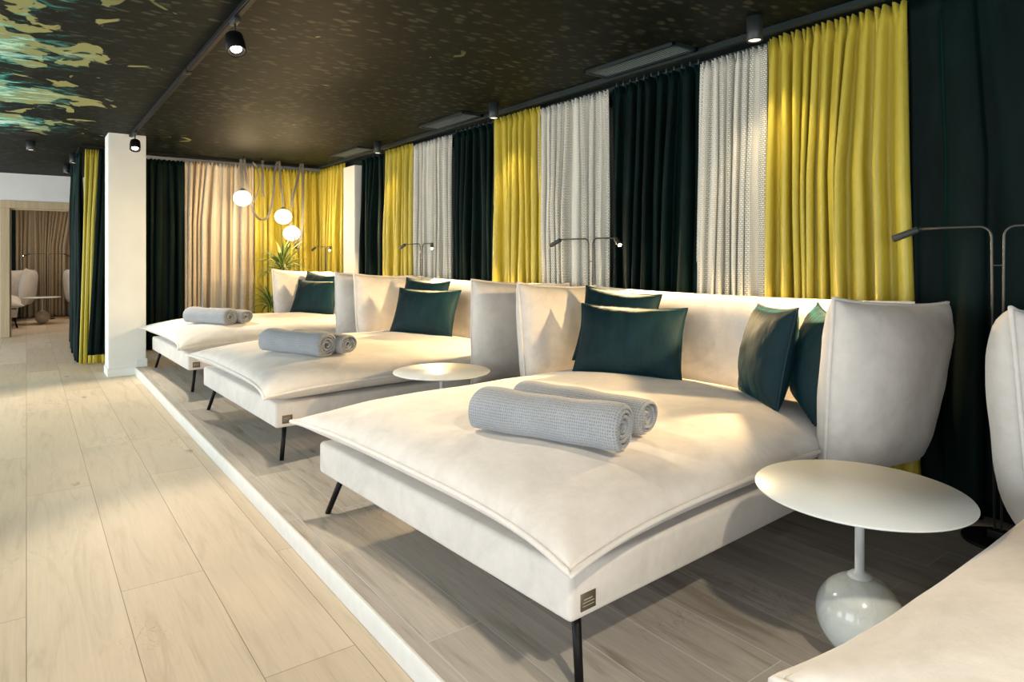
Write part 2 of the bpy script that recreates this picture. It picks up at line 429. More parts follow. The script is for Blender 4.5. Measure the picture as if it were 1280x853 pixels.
bm=bmesh.new(); box(bm,3.40,XR+.01,8.02,8.40,0,2.37)  # bare white wall strip, built protruding so that it catches the light
es=[e for e in bm.edges if abs(e.verts[0].co.z-e.verts[1].co.z)>1]
bmesh.ops.bevel(bm,geom=es,offset=.008,segments=2,affect='EDGES')
o=obj('trim_3',bm,M['wall'],smooth=False); tag(o,kind='structure')
# ceiling edge trim / curtain rails
def rail(name,label,x,y0,y1,z):
    bm=bmesh.new()
    box(bm,x-.02,x+.012,y0,y1,z-.036,z); box(bm,x+.03,x+.20,y0,y1,z-.030,z); box(bm,x+.14,x+.16,y0,y1,z-.17,z-.029)
    bmesh.ops.bevel(bm,geom=bm.edges[:],offset=.002,segments=1,affect='EDGES')
    o=obj(name,bm,M['rail'],smooth=False); tag(o,label,'curtain rail'); return o
RX=3.405
rail('curtain_rail','long slate grey ceiling rail the right wall curtains hang from',RX,YF+.02,9.3,CEIL)
bm=bmesh.new(); box(bm,.9,RX+.02,9.30,9.34,CEIL-.035,CEIL); box(bm,.9,RX,9.37,9.45,CEIL-.02,CEIL)
o=obj('curtain_rail',bm,M['black'],smooth=False); tag(o,'black ceiling rail above the curtains at the end of the lounge','curtain rail')
bm=bmesh.new(); box(bm,.50,.52,9.32,12.2,CEIL-.025,CEIL); box(bm,.5,.9,9.1,9.13,CEIL-.025,CEIL)
o=obj('curtain_rail',bm,M['black'],smooth=False); tag(o,'black ceiling rail behind the white column','curtain rail')

# ------------------------------------------------------------------ curtains
def curtain(name, p0, p1, z0, z1, folds, amp, seed, mat, label, group=None, flare=(0,0), gliders=0, head=.09, soft=1.0, out=None):
    """hanging cloth from p0 to p1 (xy); flare = shift of the two bottom ends along the run"""
    rnd=random.Random(seed)
    p0=Vector((*p0,0)); p1=Vector((*p1,0)); d=p1-p0; W=d.length; d.normalize(); nrm=Vector((d.y,-d.x,0))
    if out is not None and nrm.dot(Vector((*out,0)))<0: nrm=-nrm
    per=14; nc=folds*per; nr=36
    wd=[rnd.uniform(.45,1.0) if rnd.random()<.6 else rnd.uniform(1.2,2.1) for _ in range(folds)]
    if mat is M['yellow'] and folds>=10: wd=sorted(wd,reverse=True); wd=wd[:3]+sorted(wd[3:],key=lambda q:rnd.random())
    tw=sum(wd); cum=[0]
    for q in wd: cum.append(cum[-1]+q/tw)
    k1=[rnd.uniform(.7,1.3) for _ in range(folds+2)]
    k2=[rnd.uniform(-.45,.45) for _ in range(folds+2)]
    k3=[rnd.uniform(-1,1) for _ in range(folds+2)]
    def li(a,t):
        i=int(t); f=t-i; f=f*f*(3-2*f); return a[i]*(1-f)+a[i+1]*f
    def pos(fs,e):
        i=min(int(fs),folds-1); p_=cum[i]+(cum[i+1]-cum[i])*(fs-i)
        return p_*e+(fs/folds)*(1-e)
    bm=bmesh.new(); uvl=bm.loops.layers.uv.new('UVMap'); G=[]; arc=[]
    for j in range(nr+1):
        tj=j/nr; tj=tj**.85 if False else tj
        z=z1+(z0-z1)*tj; depth=z1-z; row=[]
        h=min(1,depth/head) if head>0 else 1
        grow=.55+.45*min(1,depth/1.0)
        for i in range(nc+1):
            s=i/nc; fs=s*folds
            edge=min(1,min(s,1-s)*folds*1.3+.25)
            mg=li(k3,fs)*min(1,depth/2.0)*.9
            ph=2*PI*fs+li(k2,fs)*1.4+mg*soft
            A=amp*li(k1,fs)*grow*edge
            y=A*math.sin(ph+.45*math.sin(ph))+A*.22*math.sin(2*ph+li(k3,fs)*3)
            lat=-(W/folds)*.17*math.sin(2*ph)*grow*edge; sp=pos(fs,.35+.65*min(1,depth/.8))
            # pinch pleats at the heading
            if h<1:
                yp=amp*.45*math.sin(4*PI*fs)*edge; e=(1-h)
                y=y*(1-e*.7)+yp*e; lat*=h
            sw=.006*math.sin(fs*1.7+depth*3+seed)+.01*noise.noise(Vector((fs*.8,depth*1.6,seed)))
            sh=(flare[0]*(1-s)+flare[1]*s)*tj**1.2
            p=p0+d*(sp*W+lat+sh)+nrm*(y+sw)
            zz=z
            if j==0: zz=z1+.006*math.sin(4*PI*fs)
            if j==nr: zz=z0+.004*math.sin(2*PI*fs)
            row.append(bm.verts.new((p.x,p.y,zz)))
        G.append(row)
    ar=[0]
    mid=G[nr//2]
    for i in range(nc): ar.append(ar[-1]+(mid[i+1].co-mid[i].co).length)
    for j in range(nr):
        for i in range(nc):
            f=bm.faces.new((G[j][i],G[j][i+1],G[j+1][i+1],G[j+1][i]))
            for l,(a,b) in zip(f.loops,((i,j),(i+1,j),(i+1,j+1),(i,j+1))):
                l[uvl].uv=(ar[a],G[b][a].co.z)
    o=obj(name,bm,mat)
    md=o.modifiers.new('thick','SOLIDIFY'); md.thickness=.003
    tag(o,label,'curtain',group)
    if gliders:
        for k in range(gliders):
            s=(k+.5)/gliders; p=p0+d*(s*W)
            g=bmesh.new(); box(g,p.x-.004,p.x+.004,p.y-.006,p.y+.006,z1+.002,CEIL-.022); bmesh.ops.bevel(g,geom=g.edges[:],offset=.0015,segments=1,affect='EDGES')
            obj('glider',g,M['dgrey'],o)
    return o
CX=3.465
KY=3.465/3.42
gr='curtains along the right wall'
T=2.44
segs=[ # y-near, y-far, colour, folds, flare near, flare far, label
 (-2.6,-1.0,'white',14,0,0,None),
 (-1.05,1.43,'green',10,0,-.0,'wide bottle green velvet curtain behind the tall reading lamp at far right'),
 (1.43,2.17,'yellow',11,-.07,0,'largest and nearest chartreuse yellow satin curtain, right of a white one'),
 (2.17,2.63,'white',8,0,.09,'white open weave curtain between the nearest yellow and bottle green ones'),
 (2.64,3.43,'green',8,.06,.03,'bottle green velvet curtain behind the brightly lit reading lamp head above the nearest bed'),
 (3.44,4.27,'white',10,0,-.05,'white open weave curtain behind the two-armed lamp beside the nearest lounge bed'),
 (4.24,4.92,'yellow',8,-.05,.04,'yellow satin curtain between white weave and green velvet, second nearest of the yellows'),
 (4.93,5.64,'green',7,0,0,'bottle green velvet curtain between the second yellow one and the farthest white one'),
 (5.65,6.46,'white',8,0,0,'farthest white open weave curtain, above the teal cushions of the middle bed'),
 (6.47,7.18,'yellow',7,0,0,'narrow yellow satin curtain left of the farthest white weave one'),
 (7.19,7.93,'green',6,0,0.02,'farthest bottle green velvet curtain on the right wall, beside the bare white wall strip'),
 (8.36,9.45,'yellow',9,0,0,'farthest yellow satin curtain on the right wall, ending in the room corner'),
]
ampd={'white':.030,'green':.050,'yellow':.045}
for i,(a,b,c,f,f0,f1,lab) in enumerate(segs):
    if lab is None: continue
    a*=KY; b=b*KY if i<11 else b
    z1={'white':2.425,'green':2.435,'yellow':2.45}[c]
    if i==1: z1=2.46
    if i==3: z1=2.425
    if i>=8: z1-=.0
    curtain('curtain',(CX+(.03 if c=='green' else 0),a),(CX+(.03 if c=='green' else 0),b),.012,z1,f,ampd[c],i+3,M[c],lab,gr,(f0,f1),
            gliders={1:0,4:12,7:9,10:7}.get(i,0),head=.10 if c=='yellow' else .06,out=(-1,0))
gb='curtains across the end of the lounge'
BY=9.44
curtain('curtain',(.95,BY),(1.66,BY),.012,2.43,7,.035,40,M['green'],'near-black green curtain right beside the white column',gb,head=.05,out=(0,-1))
curtain('curtain',(1.66,BY),(2.53,BY),.012,2.44,11,.034,41,M['beige'],'warm beige checked weave curtain behind the pendant globe lights',gb,head=.05,out=(0,-1))
curtain('curtain',(2.54,BY),(3.47,BY),.012,2.43,9,.04,42,M['yellow'],'mustard satin curtain behind the plant in the corner',gb,head=.08,out=(0,-1))
gc='curtains gathered behind the white column'
curtain('curtain',(.52,9.35),(.56,12.1),AISLE+.012,2.44,12,.05,50,M['green'],'dark green curtain running back from the yellow one toward the doorway',gc,(.0,.0),out=(-1,0),head=.05)
curtain('curtain',(.56,9.22),(.84,9.16),AISLE+.012,2.45,5,.028,51,M['yellow'],'slim olive yellow satin curtain just left of the white column',gc,(-.06,-.02),out=(0,-1))
curtain('curtain',(.68,9.05),(.98,9.05),AISLE+.125,2.45,5,.025,52,M['green'],'dark green curtain between the slim yellow one and the column, hem above the floor',gc,(-.11,0),out=(0,-1),head=.05)

# ------------------------------------------------------------------ cushions
def pillow(Lx, Lz, T, n=26, pin=.03, ears=.0, pw=3.0, ex=.5, seed=0, wr=.006, taper=None, rimr=.006, nz=None, flatb=1.0):
    """stuffed cushion standing in XZ, thickness along Y; returns (body bmesh, piping bmesh)"""
    bm=bmesh.new(); nz=nz or n
    def cl(i,m):  # cluster samples at the border
        t=i/m*2-1; return math.sin(t*PI/2)*.6+t*.4
    def rimpt(u,v):
        x=Lx/2*u*(1-pin*2/Lx*(1-v*v)); z=Lz/2*v*(1-pin*2/Lz*(1-u*u))
        x+=ears*u*abs(u)**3*abs(v)**4; z+=ears*v*abs(v)**3*abs(u)**4
        if taper: x,z=taper(x,z,u,v)
        return x,z
    def th(u,v): return T/2*(max(0,(1-abs(u)**pw)*(1-abs(v)**pw)))**ex
    F=[[None]*(nz+1) for _ in range(n+1)]; Bk=[[None]*(nz+1) for _ in range(n+1)]
    for i in range(n+1):
        for j in range(nz+1):
            u,v=cl(i,n),cl(j,nz); x,z=rimpt(u,v); t=th(u,v)
            w=min(1,t/(T/2)*1.4)
            n1=noise.noise(Vector((x*6+seed,z*6,1.3)))*wr*w+noise.noise(Vector((x*16+seed,z*16,5.3)))*wr*.45*w
            # tension creases running in from the corners
            cr=(abs(u*v))**3*wr*1.2*math.sin((u-v*(1 if u*v>0 else -1))*22+seed)
            F[i][j]=bm.verts.new((x,-t-n1-cr*w,z))
            if i in (0,n) or j in (0,nz): Bk[i][j]=F[i][j]
            else:
                n2=noise.noise(Vector((x*6+seed,z*6,11.3)))*wr*w
                Bk[i][j]=bm.verts.new((x,(t+n2+cr*w)*flatb,z))
    for i in range(n):
        for j in range(nz):
            bm.faces.new((F[i][j],F[i+1][j],F[i+1][j+1],F[i][j+1]))
            bm.faces.new((Bk[i][j],Bk[i][j+1],Bk[i+1][j+1],Bk[i+1][j]))
    rim=[F[i][0].co.copy() for i in range(n)]+[F[n][j].co.copy() for j in range(nz)]+[F[i][nz].co.copy() for i in range(n,0,-1)]+[F[0][j].co.copy() for j in range(nz,0,-1)]
    pb=bmesh.new(); tube(pb,rim,rimr,8,closed=True)
    return bm,pb

# ------------------------------------------------------------------ lounge bed (local: x = toward the wall, y = width)
BW,BD=1.66,1.98
def mattress():
    bm=bmesh.new(); nx,ny=48,44
    x0,x1,y0,y1=-.10,BD+.03,-.10,BW+.085
    cx,cy=(x0+x1)/2,(y0+y1)/2; hx,hy=(x1-x0)/2,(y1-y0)/2
    def cl(t): return math.sin(t*PI/2)*.62+t*.38
    def seam(u,v):
        c=abs(u*v)**3
        z=.424-.028*c+(.030*c if v>0 and u<0 else 0)
        return z
    F=[[None]*(ny+1) for _ in range(nx+1)]; Bt=[[None]*(ny+1) for _ in range(nx+1)]
    for i in range(nx+1):
        for j in range(ny+1):
            u,v=cl(i/nx*2-1),cl(j/ny*2-1)
            x=cx+hx*u*(1-.062*(1-v**4)); y=cy+hy*v*(1-.062*(1-u**4))
            e=max(0,(1-abs(u)**4.5)*(1-abs(v)**4.5))**.47
            s=seam(u,v)
            n1=(noise.noise(Vector((x*2.2,y*2.2,.3)))*.011+noise.noise(Vector((x*6,y*6,2.3)))*.004)*min(1,e*1.5)
            cr=abs(u*v)**2.5*.006*math.sin((abs(u)-abs(v))*26)
            F[i][j]=bm.verts.new((x,y,s+.124*e+n1+cr*min(1,e*2)))
            if i in (0,nx) or j in (0,ny): Bt[i][j]=F[i][j]
            else:
                inside=max(0,(1-abs(u)**9)*(1-abs(v)**9))**.6
                Bt[i][j]=bm.verts.new((x,y,max(.337,s-.09*inside)))
    for i in range(nx):
        for j in range(ny):
            bm.faces.new((F[i][j],F[i+1][j],F[i+1][j+1],F[i][j+1]))
            bm.faces.new((Bt[i][j],Bt[i][j+1],Bt[i+1][j+1],Bt[i+1][j]))
    rim=[F[i][0].co.copy() for i in range(nx)]+[F[nx][j].co.copy() for j in range(ny)]+[F[i][ny].co.copy() for i in range(nx,0,-1)]+[F[0][j].co.copy() for j in range(ny,0,-1)]
    pb=bmesh.new(); tube(pb,rim,.0095,8,closed=True)
    return bm,pb
def wing(side):
    W=.775; Hh=.70
    def tp(x,z,u,v):
        t=(1-v)/2            # 0 top, 1 bottom
        if u>0: x-=.17*t**1.6*u
        else: x+=.02*(1-(2*t-1)**2)*u - .03*t*u
        if v>0: z-=.022*u*v
        return x,z
    return pillow(W,Hh,.235,26,.008,.012,4.0,.44,3 if side>0 else 9,.008,tp,.0075)
def make_bed():
    root=empty('lounge_bed')
    bm=bmesh.new(); box(bm,0,BD,0,BW,.19,.335); bevel_all(bm,.018,4)
    base=obj('base',bm,M['suede'],root)
    for (tx,ty),(fx,fy) in (((.07,.05),(.035,.0)),((.07,BW-.12),(.03,BW-.03)),((BD-.12,.12),(BD-.06,.05)),((BD-.12,BW-.12),(BD-.06,BW-.05))):
        bm=bmesh.new(); tube(bm,[(tx,ty,.205),(fx,fy,0.0)],[.014,.0125],14)
        obj('leg',bm,M['black'],root)
    a,b=mattress(); mt=obj('mattress',a,M['suede'],root); obj('piping',b,M['pipe'],mt)
    # side wings: stand just outside the base and splay outwards toward the wall
    for s in (-1,1):
        a,b=wing(s)
        if s<0: mtx=Matrix.Translation((1.31,-.085,.655)) @ Matrix.Rotation(R(-11),4,'Z') @ Matrix.Rotation(R(5),4,'X') @ Matrix.Translation((.40,0,0))
        else: mtx=Matrix.Translation((1.31,BW+.085,.655)) @ Matrix.Rotation(R(7),4,'Z') @ Matrix.Rotation(R(-4),4,'X') @ Matrix.Translation((.40,0,0))
        for m in (a,b): bmesh.ops.transform(m,matrix=mtx,verts=m.verts)
        w=obj('side_cushion',a,M['suede'],root); obj('piping',b,M['pipe'],w)
    # back cushion between the wings
    a,b=pillow(1.92,.66,.20,44,.004,.012,5,.46,21,.008,None,.0075,24)
    mtx=Matrix.Translation((2.03,BW/2,.645)) @ Matrix.Rotation(R(4),4,'Y') @ Matrix.Rotation(R(90),4,'Z')
    for m in (a,b): bmesh.ops.transform(m,matrix=mtx,verts=m.verts)
    w=obj('back_cushion',a,M['suede'],root); obj('piping',b,M['pipe'],w)
    # woven label near the front corner
    bm=bmesh.new(); box(bm,.038,.098,-.003,.002,.214,.262); bmesh.ops.bevel(bm,geom=bm.edges[:],offset=.001,segments=1,affect='EDGES')
    lb=obj('label_tag',bm,M['label'],root); lb['label']='small bronze coloured sewn label'
    bm=bmesh.new()
    for z,x0,x1,hh in ((.243,.050,.084,.0035),(.235,.045,.090,.0028),(.226,.045,.090,.0022)):
        k=x0; q=random.Random(int(z*1000))
        while k<x1:
            w_=q.uniform(.002,.006); box(bm,k,min(k+w_,x1),-.0036,-.003,z,z+hh); k+=w_+.0012
    obj('stitching',bm,M['labelt'],lb,smooth=False)
    return root
bed0=make_bed()
beds=[(1.194,1.35,3.3,0,'nearest full cream suede lounge bed with two teal cushions at each end'),
      (1.168,3.903,2.0,0,'middle cream suede lounge bed, behind the nearest one'),
      (1.14,6.332,1.8,0,'farthest cream suede lounge bed on the platform, nearest the column and plant'),
      (1.23,-1.06,1.2,0,'cream suede lounge bed cut off by the lower right edge of the view'),
      (-.13,14.55,90,AISLE,'lounge bed seen at the left inside the far doorway'),
      (2.54,14.55,90,AISLE,'lounge bed mostly hidden by the dark curtain at the right of the far doorway')]
BEDS=[]
for i,(x,y,a,z,lab) in enumerate(beds):
    b_=bed0 if i==0 else copy_tree(bed0)
    b_.location=(x,y,z); b_.rotation_euler=(0,0,R(a)); tag(b_,lab,'lounge bed','cream suede lounge beds'); BEDS.append(b_)

# ------------------------------------------------------------------ throw cushions
def make_throw(Lx,Lz,T,seed):
    a,b=pillow(Lx,Lz,T,24,.010,.008,2.9,.6,seed,.014,None,.0045)
    root=obj('throw_cushion',a,M['teal']); p=obj('piping',b,M['tealpipe'],root); p['label']='darker corded edge'
    return root
lum=make_throw(.60,.40,.17,4); sq=make_throw(.48,.455,.18,8)
def place(o,loc,lean,yaw,roll,label,group='teal velvet throw cushions'):
    # local: face -Y; lean back about X, yaw about Z
    o.location=loc; o.rotation_mode='XYZ'
    o.rotation_euler=(Matrix.Rotation(R(yaw),3,'Z')@Matrix.Rotation(R(lean),3,'X')@Matrix.Rotation(R(roll),3,'Y')).to_euler()
    tag(o,label,'cushion',group)
ZT=.492
place(sq,(2.86,2.82,.765),-14,-68,5,'square teal velvet cushion at the left end of the nearest bed, behind the oblong one')
place(lum,(2.74,2.60,.72),-22,-60,1,'oblong teal velvet cushion leaning in front of the square one on the nearest bed')
c=copy_tree(sq); place(c,(2.80,1.78,.735),-12,-128,-2,'teal velvet cushion at the right end of the nearest bed, fully in view')
c=copy_tree(sq); place(c,(2.84,1.56,.73),-12,-140,4,'teal velvet cushion half hidden behind the right side cushion of the nearest bed')
c=copy_tree(sq); place(c,(2.86,5.22,.76),-14,-66,3,'taller teal cushion at the back of the middle bed')
c=copy_tree(lum); place(c,(2.74,4.97,.72),-22,-60,1,'oblong teal cushion in front on the middle bed, cut by the grey-white side cushion')
c=copy_tree(sq); place(c,(2.82,7.76,.76),-14,-62,6,'taller teal cushion at the back of the farthest bed')
c=copy_tree(lum); place(c,(2.70,7.50,.72),-22,-58,1,'lower teal cushion in front on the farthest bed')
c=copy_tree(sq); place(c,(-.55,16.2,.66),-14,8,0,'dark cushion on the bed inside the far doorway')

# ------------------------------------------------------------------ rolled blankets
def make_roll(Lr,R0,turns,seed,sq_=.92):
    bm=bmesh.new(); uvl=bm.loops.layers.uv.new('UVMap'); rnd=random.Random(seed)
    pitch=(R0-.012)/turns; th=pitch*.84
    ns=turns*26; inner=[];outer=[];arc=[0]
    for k in range(ns+1):
        a=k/ns*turns*2*PI; r=.012+pitch*a/(2*PI)
        r*=1+.05*math.sin(a*2+seed)+.03*math.sin(a*3.3)
        inner.append((a,max(.004,r-th*.5))); outer.append((a,r+th*.5))
        if k: arc.append(arc[-1]+r*turns*2*PI/ns)
    nl=22
    def P(a,r,t,kf):
        y=(t-.5)*Lr
        edge=min(t,1-t)*2
        # the windings stand out unevenly at the two ends and round off
        y+=(-.010+.012*kf+.005*math.sin(kf*19+seed))*(1 if t>.5 else -1)*max(0,1-edge*6)
        rr=r*(1+.035*math.sin(t*7+seed)+.03*math.sin(t*17+seed*2+a))*(1-.10*max(0,1-edge*14)**2*(r>R0*.7))
        ang=a-PI/2-.35
        x=rr*math.cos(ang)*1.05; z=rr*math.sin(ang)*sq_
        if z<-R0*.78: z=-R0*.78-(z+R0*.78)*-.25
        return Vector((x+.010*math.sin(t*4+seed),y,z))
    rows=[]
    TS=[0,.006,.016,.03]+[.03+.94*k/16 for k in range(1,16)]+[.97,.984,.994,1]; TH=[.30,.74,.95]+[1]*(len(TS)-6)+[.95,.74,.30]; nl=len(TS)-1
    for j in range(nl+1):
        t=TS[j]; q=TH[j]
        mid=[(a,(r+r2)/2,(r2-r)/2) for (a,r),(_,r2) in zip(inner,outer)]
        loop=[P(a,r+h*q,t,k/ns) for k,(a,r,h) in enumerate(mid)]+[P(a,r-h*q,t,k/ns) for k,(a,r,h) in reversed(list(enumerate(mid)))]
        rows.append([bm.verts.new(p) for p in loop])
    m=len(rows[0]); A=arc+[arc[-1]+(arc[-1]-q) for q in reversed(arc)]
    for j in range(nl):
        for k in range(m):
            k2=(k+1)%m
            f=bm.faces.new((rows[j][k],rows[j][k2],rows[j+1][k2],rows[j+1][k]))
            for l,(kk,jj) in zip(f.loops,((k,j),(k+1,j),(k+1,j+1),(k,j+1))):
                l[uvl].uv=(TS[jj]*Lr, A[min(kk,len(A)-1)])
    # close the two ends between outer and inner winding
    for j in (0,nl):
        r_=rows[j]
        for k in range(ns):
            f=bm.faces.new((r_[k],r_[k+1],r_[m-2-k],r_[m-1-k]))
            for l,(uu,vv) in zip(f.loops,((0,A[k]),(0,A[k+1]),(th,A[k+1]),(th,A[k]))): l[uvl].uv=(uu,vv)
    return obj('rolled_blanket',bm,M['knit'])
r1=make_roll(.60,.084,4,1.3); r2=make_roll(.60,.074,4,4.1,.95)
def put(o,n,f,z,label,zr=0):
    n=Vector(n); f=Vector(f); m=(n+f)/2; d=f-n
    o.location=(m.x,m.y,z); o.rotation_euler=(0,0,math.atan2(d.y,d.x)-PI/2)
    tag(o,label,'blanket','grey knitted rolled blankets')
put(r1,(1.62,1.545),(1.42,2.13),.552+.066,'thick grey knitted blanket roll on the nearest bed, front of the pair')
put(r2,(1.855,1.625),(1.68,2.25),.552+.056,'slimmer grey knitted blanket roll behind the front one on the nearest bed')
c=copy_tree(r1); put(c,(1.575,4.19),(1.38,4.72),.615,'grey knitted blanket roll on the middle bed, front of the pair')
c=copy_tree(r2); put(c,(1.745,4.20),(1.56,4.76),.608,'grey knitted blanket roll on the middle bed, rear of the pair')
c=copy_tree(r1); put(c,(1.565,6.66),(1.33,7.18),.615,'grey knitted blanket roll on the farthest bed, front of the pair')
c=copy_tree(r2); put(c,(1.735,6.70),(1.50,7.24),.608,'grey knitted blanket roll on the farthest bed, rear of the pair')

# ------------------------------------------------------------------ side tables
def make_table(mb):
    root=empty('side_table')
    bm=bmesh.new(); lathe(bm,[(0,.493),(.285,.493),(.292,.496),(.294,.499),(.292,.502),(0,.502)],72)
    obj('table_top',bm,M['wmetal'],root)
    bm=bmesh.new(); lathe(bm,[(0,.243),(.034,.243),(.034,.247),(.026,.254),(.013,.262),(.0125,.494),(0,.494)],28)
    obj('stem',bm,M['wmetal'],root)
    bm=bmesh.new(); bmesh.ops.create_uvsphere(bm,u_segments=40,v_segments=28,radius=1)
    for v in bm.verts:
        x,y,z=v.co; k=1+.10*z-.05*z*z
        v.co=(x*.122*k, y*.117*k*(1-.03*x), .124+.124*(z if abs(z)<.99 else z*.985))
        if v.co.z<.006: v.co.z=0.0
    obj('stone_base',bm,mb,root)
    return root
t0=make_table(M['marble'])
ta=[t0,copy_tree(t0)]
t0.location=(2.0,.965,0); tag(t0,'round white side table with egg shaped stone foot, in the right foreground','side table','round white side tables')
ta[1].location=(2.03,3.47,0); tag(ta[1],'round white side table between the nearest and middle lounge beds','side table','round white side tables')
t3=make_table(M['bmarble']); t3.location=(.243,15.2,AISLE); tag(t3,'round side table with beige stone foot inside the far doorway','side table','round white side tables')

# ------------------------------------------------------------------ two-armed reading lamps
def make_lamp(aim=(45,45), on=(True,True), reach=(.25,.25)):
    root=empty('reading_lamp')
    bm=bmesh.new(); lathe(bm,[(0,0),(.128,0),(.13,.004),(.13,.010),(.126,.014),(0,.014)],48); obj('base',bm,M['black'],root)
    bm=bmesh.new(); box(bm,-.02,.02,-.035,.035,.012,.05); bevel_all(bm,.004,2); obj('socket_block',bm,M['black'],root)
    bm=bmesh.new(); tube(bm,[(0,-.02,1.16),(0,.02,1.16)],.0028,8); obj('cross_bar',bm,M['lamp'],root)
    for k,s in enumerate((1,-1)):
        r=reach[k]; h=1.33
        pts=[(0,.012*s,.03),(0,.021*s,1.15),(0,.022*s,h-.05)]
        for q in range(1,9):
            a=q/8*PI/2; pts.append((0,(.022+.045*(1-math.cos(a)))*s,h-.05+.045*math.sin(a)))
        pts+=[(-.02,(.067+r*.5)*s,h-.006),(-.04,(.067+r-.03)*s,h-.010)]
        bm=bmesh.new(); tube(bm,pts,.0055,10); pole=obj('pole',bm,M['lamp'],root)
        # lamp head: slim rounded stick hinged at the arm end
        dirv=(Vector((-.08,.86,-.34)) if s>0 else Vector((-.45,-.80,-.42))).normalized()
        if not on[k]: dirv=Vector((-.30,.9*s,-.32)).normalized()
        st=Vector(pts[-1]); en=st+dirv*.115
        bm=bmesh.new()
        tube(bm,[st-dirv*.012,st-dirv*.005,st+dirv*.002],[.004,.007,.008],12)
        tube(bm,[st,st+dirv*.006,en-dirv*.004,en],[.012,.0155,.0165,.0145],18)
        hd=obj('lamp_head',bm,M['dgrey'],pole)
        dn=Vector((0,0,-1)); dn=(dn-dirv*dn.dot(dirv)).normalized()
        c0=en-dirv*(.001 if s<0 else .0095)
        bm=bmesh.new(); bmesh.ops.create_uvsphere(bm,u_segments=16,v_segments=10,radius=.0115,matrix=Matrix.Translation(c0)@Matrix.Diagonal((1,1,.9,1)))
        if on[k]:
            bl=obj('bulb',bm,M['bulb'],hd)
        else: bm.free()
    return root
# local: +y arm and -y arm, heads tip toward -x (over the beds)
def lamp_light(loc,target,power,size=95,col_=(1,.72,.38),r=.03):
    l=bpy.data.lights.new('reading_light','SPOT'); l.energy=power; l.color=col_; l.spot_size=R(size); l.spot_blend=.35; l.shadow_soft_size=r
    o=bpy.data.objects.new('reading_light',l); col.objects.link(o); o.location=loc
    d=Vector(target)-Vector(loc); o.rotation_euler=d.to_track_quat('-Z','Y').to_euler(); return o
lampA=make_lamp(); lampA.location=(3.28,1.013,0)
lps=[(lampA,(3.28,1.013,0),'black two-armed reading lamp on a round base at far right, against dark curtain'),
 (copy_tree(lampA),(3.28,3.49,0),'two-armed reading lamp behind the left end of the nearest bed, right head brightly lit'),
 (copy_tree(lampA),(3.28,6.02,0),'two-armed reading lamp behind the middle bed, before the white and yellow curtains'),
 (copy_tree(lampA),(3.28,8.72,0),'farthest reading lamp beside the plant, in front of yellow curtain')]
for o,lc,lab in lps:
    o.location=lc; tag(o,lab,'reading lamp','two-armed reading lamps')
fl=copy_tree(lampA); fl.location=(.34,16.3,AISLE); fl.rotation_euler=(0,0,R(90)); tag(fl,'dark two-armed reading lamp inside the far doorway','reading lamp','two-armed reading lamps')
for y in (1.013,3.49,6.02,8.72):
    for s in (1,-1):
        if y<2 and s<0: continue
        if y>8 and s>0: continue
        lamp_light((3.15,y+s*.425,1.255),(2.45,y+s*1.5,.5),135,105,(1,.69,.34))

# ------------------------------------------------------------------ ceiling fittings
def downlight(x,y,label,on=True,h=.13,r=.042):
    root=empty('ceiling_downlight',(x,y,CEIL))
    bm=bmesh.new(); lathe(bm,[(0,0),(r,0),(r,-h+.002),(r-.002,-h),(r-.006,-h),(r-.008,-h+.012),(0,-h+.014)],36)
    obj('body',bm,M['dgrey'],root)
    bm=bmesh.new(); lathe(bm,[(0,-h+.006),(r-.010,-h+.006),(r-.010,-h+.010),(0,-h+.010)],28)
    obj('lens',bm,M['cylbulb'],root)
    tag(root,label,'downlight','cylindrical ceiling downlights')
    if on:
        l=bpy.data.lights.new('downlight_beam','SPOT'); l.energy=on; l.color=(1,.78,.50); l.spot_size=R(95); l.spot_blend=.6; l.shadow_soft_size=.03
        o=bpy.data.objects.new('downlight_beam',l); col.objects.link(o); o.location=(x,y,CEIL-h-.01)
    return root
downlight(3.19,2.10,'dark cylinder ceiling downlight above the nearest white and yellow curtains',22)
downlight(3.20,4.60,'dark cylinder ceiling downlight beside the second yellow curtain',22)
downlight(3.22,6.95,'dark cylinder ceiling downlight at the farthest narrow yellow curtain',18)
downlight(.04,9.25,'leftmost small cylinder downlight over the aisle',10,.10)
downlight(.48,10.05,'small cylinder downlight left of the slim yellow curtain, nearer one',10,.12)
downlight(.46,11.30,'small cylinder downlight nearest to the far white wall',10,.12)
bm=bmesh.new(); lathe(bm,[(0,0),(.125,0),(.125,-.006),(.118,-.010),(.10,-.008),(0,-.008)],40,Matrix.Translation((.0,8.65,CEIL)))
o=obj('ceiling_speaker',bm,M['black']); tag(o,'flat round black ceiling speaker above the aisle','speaker')
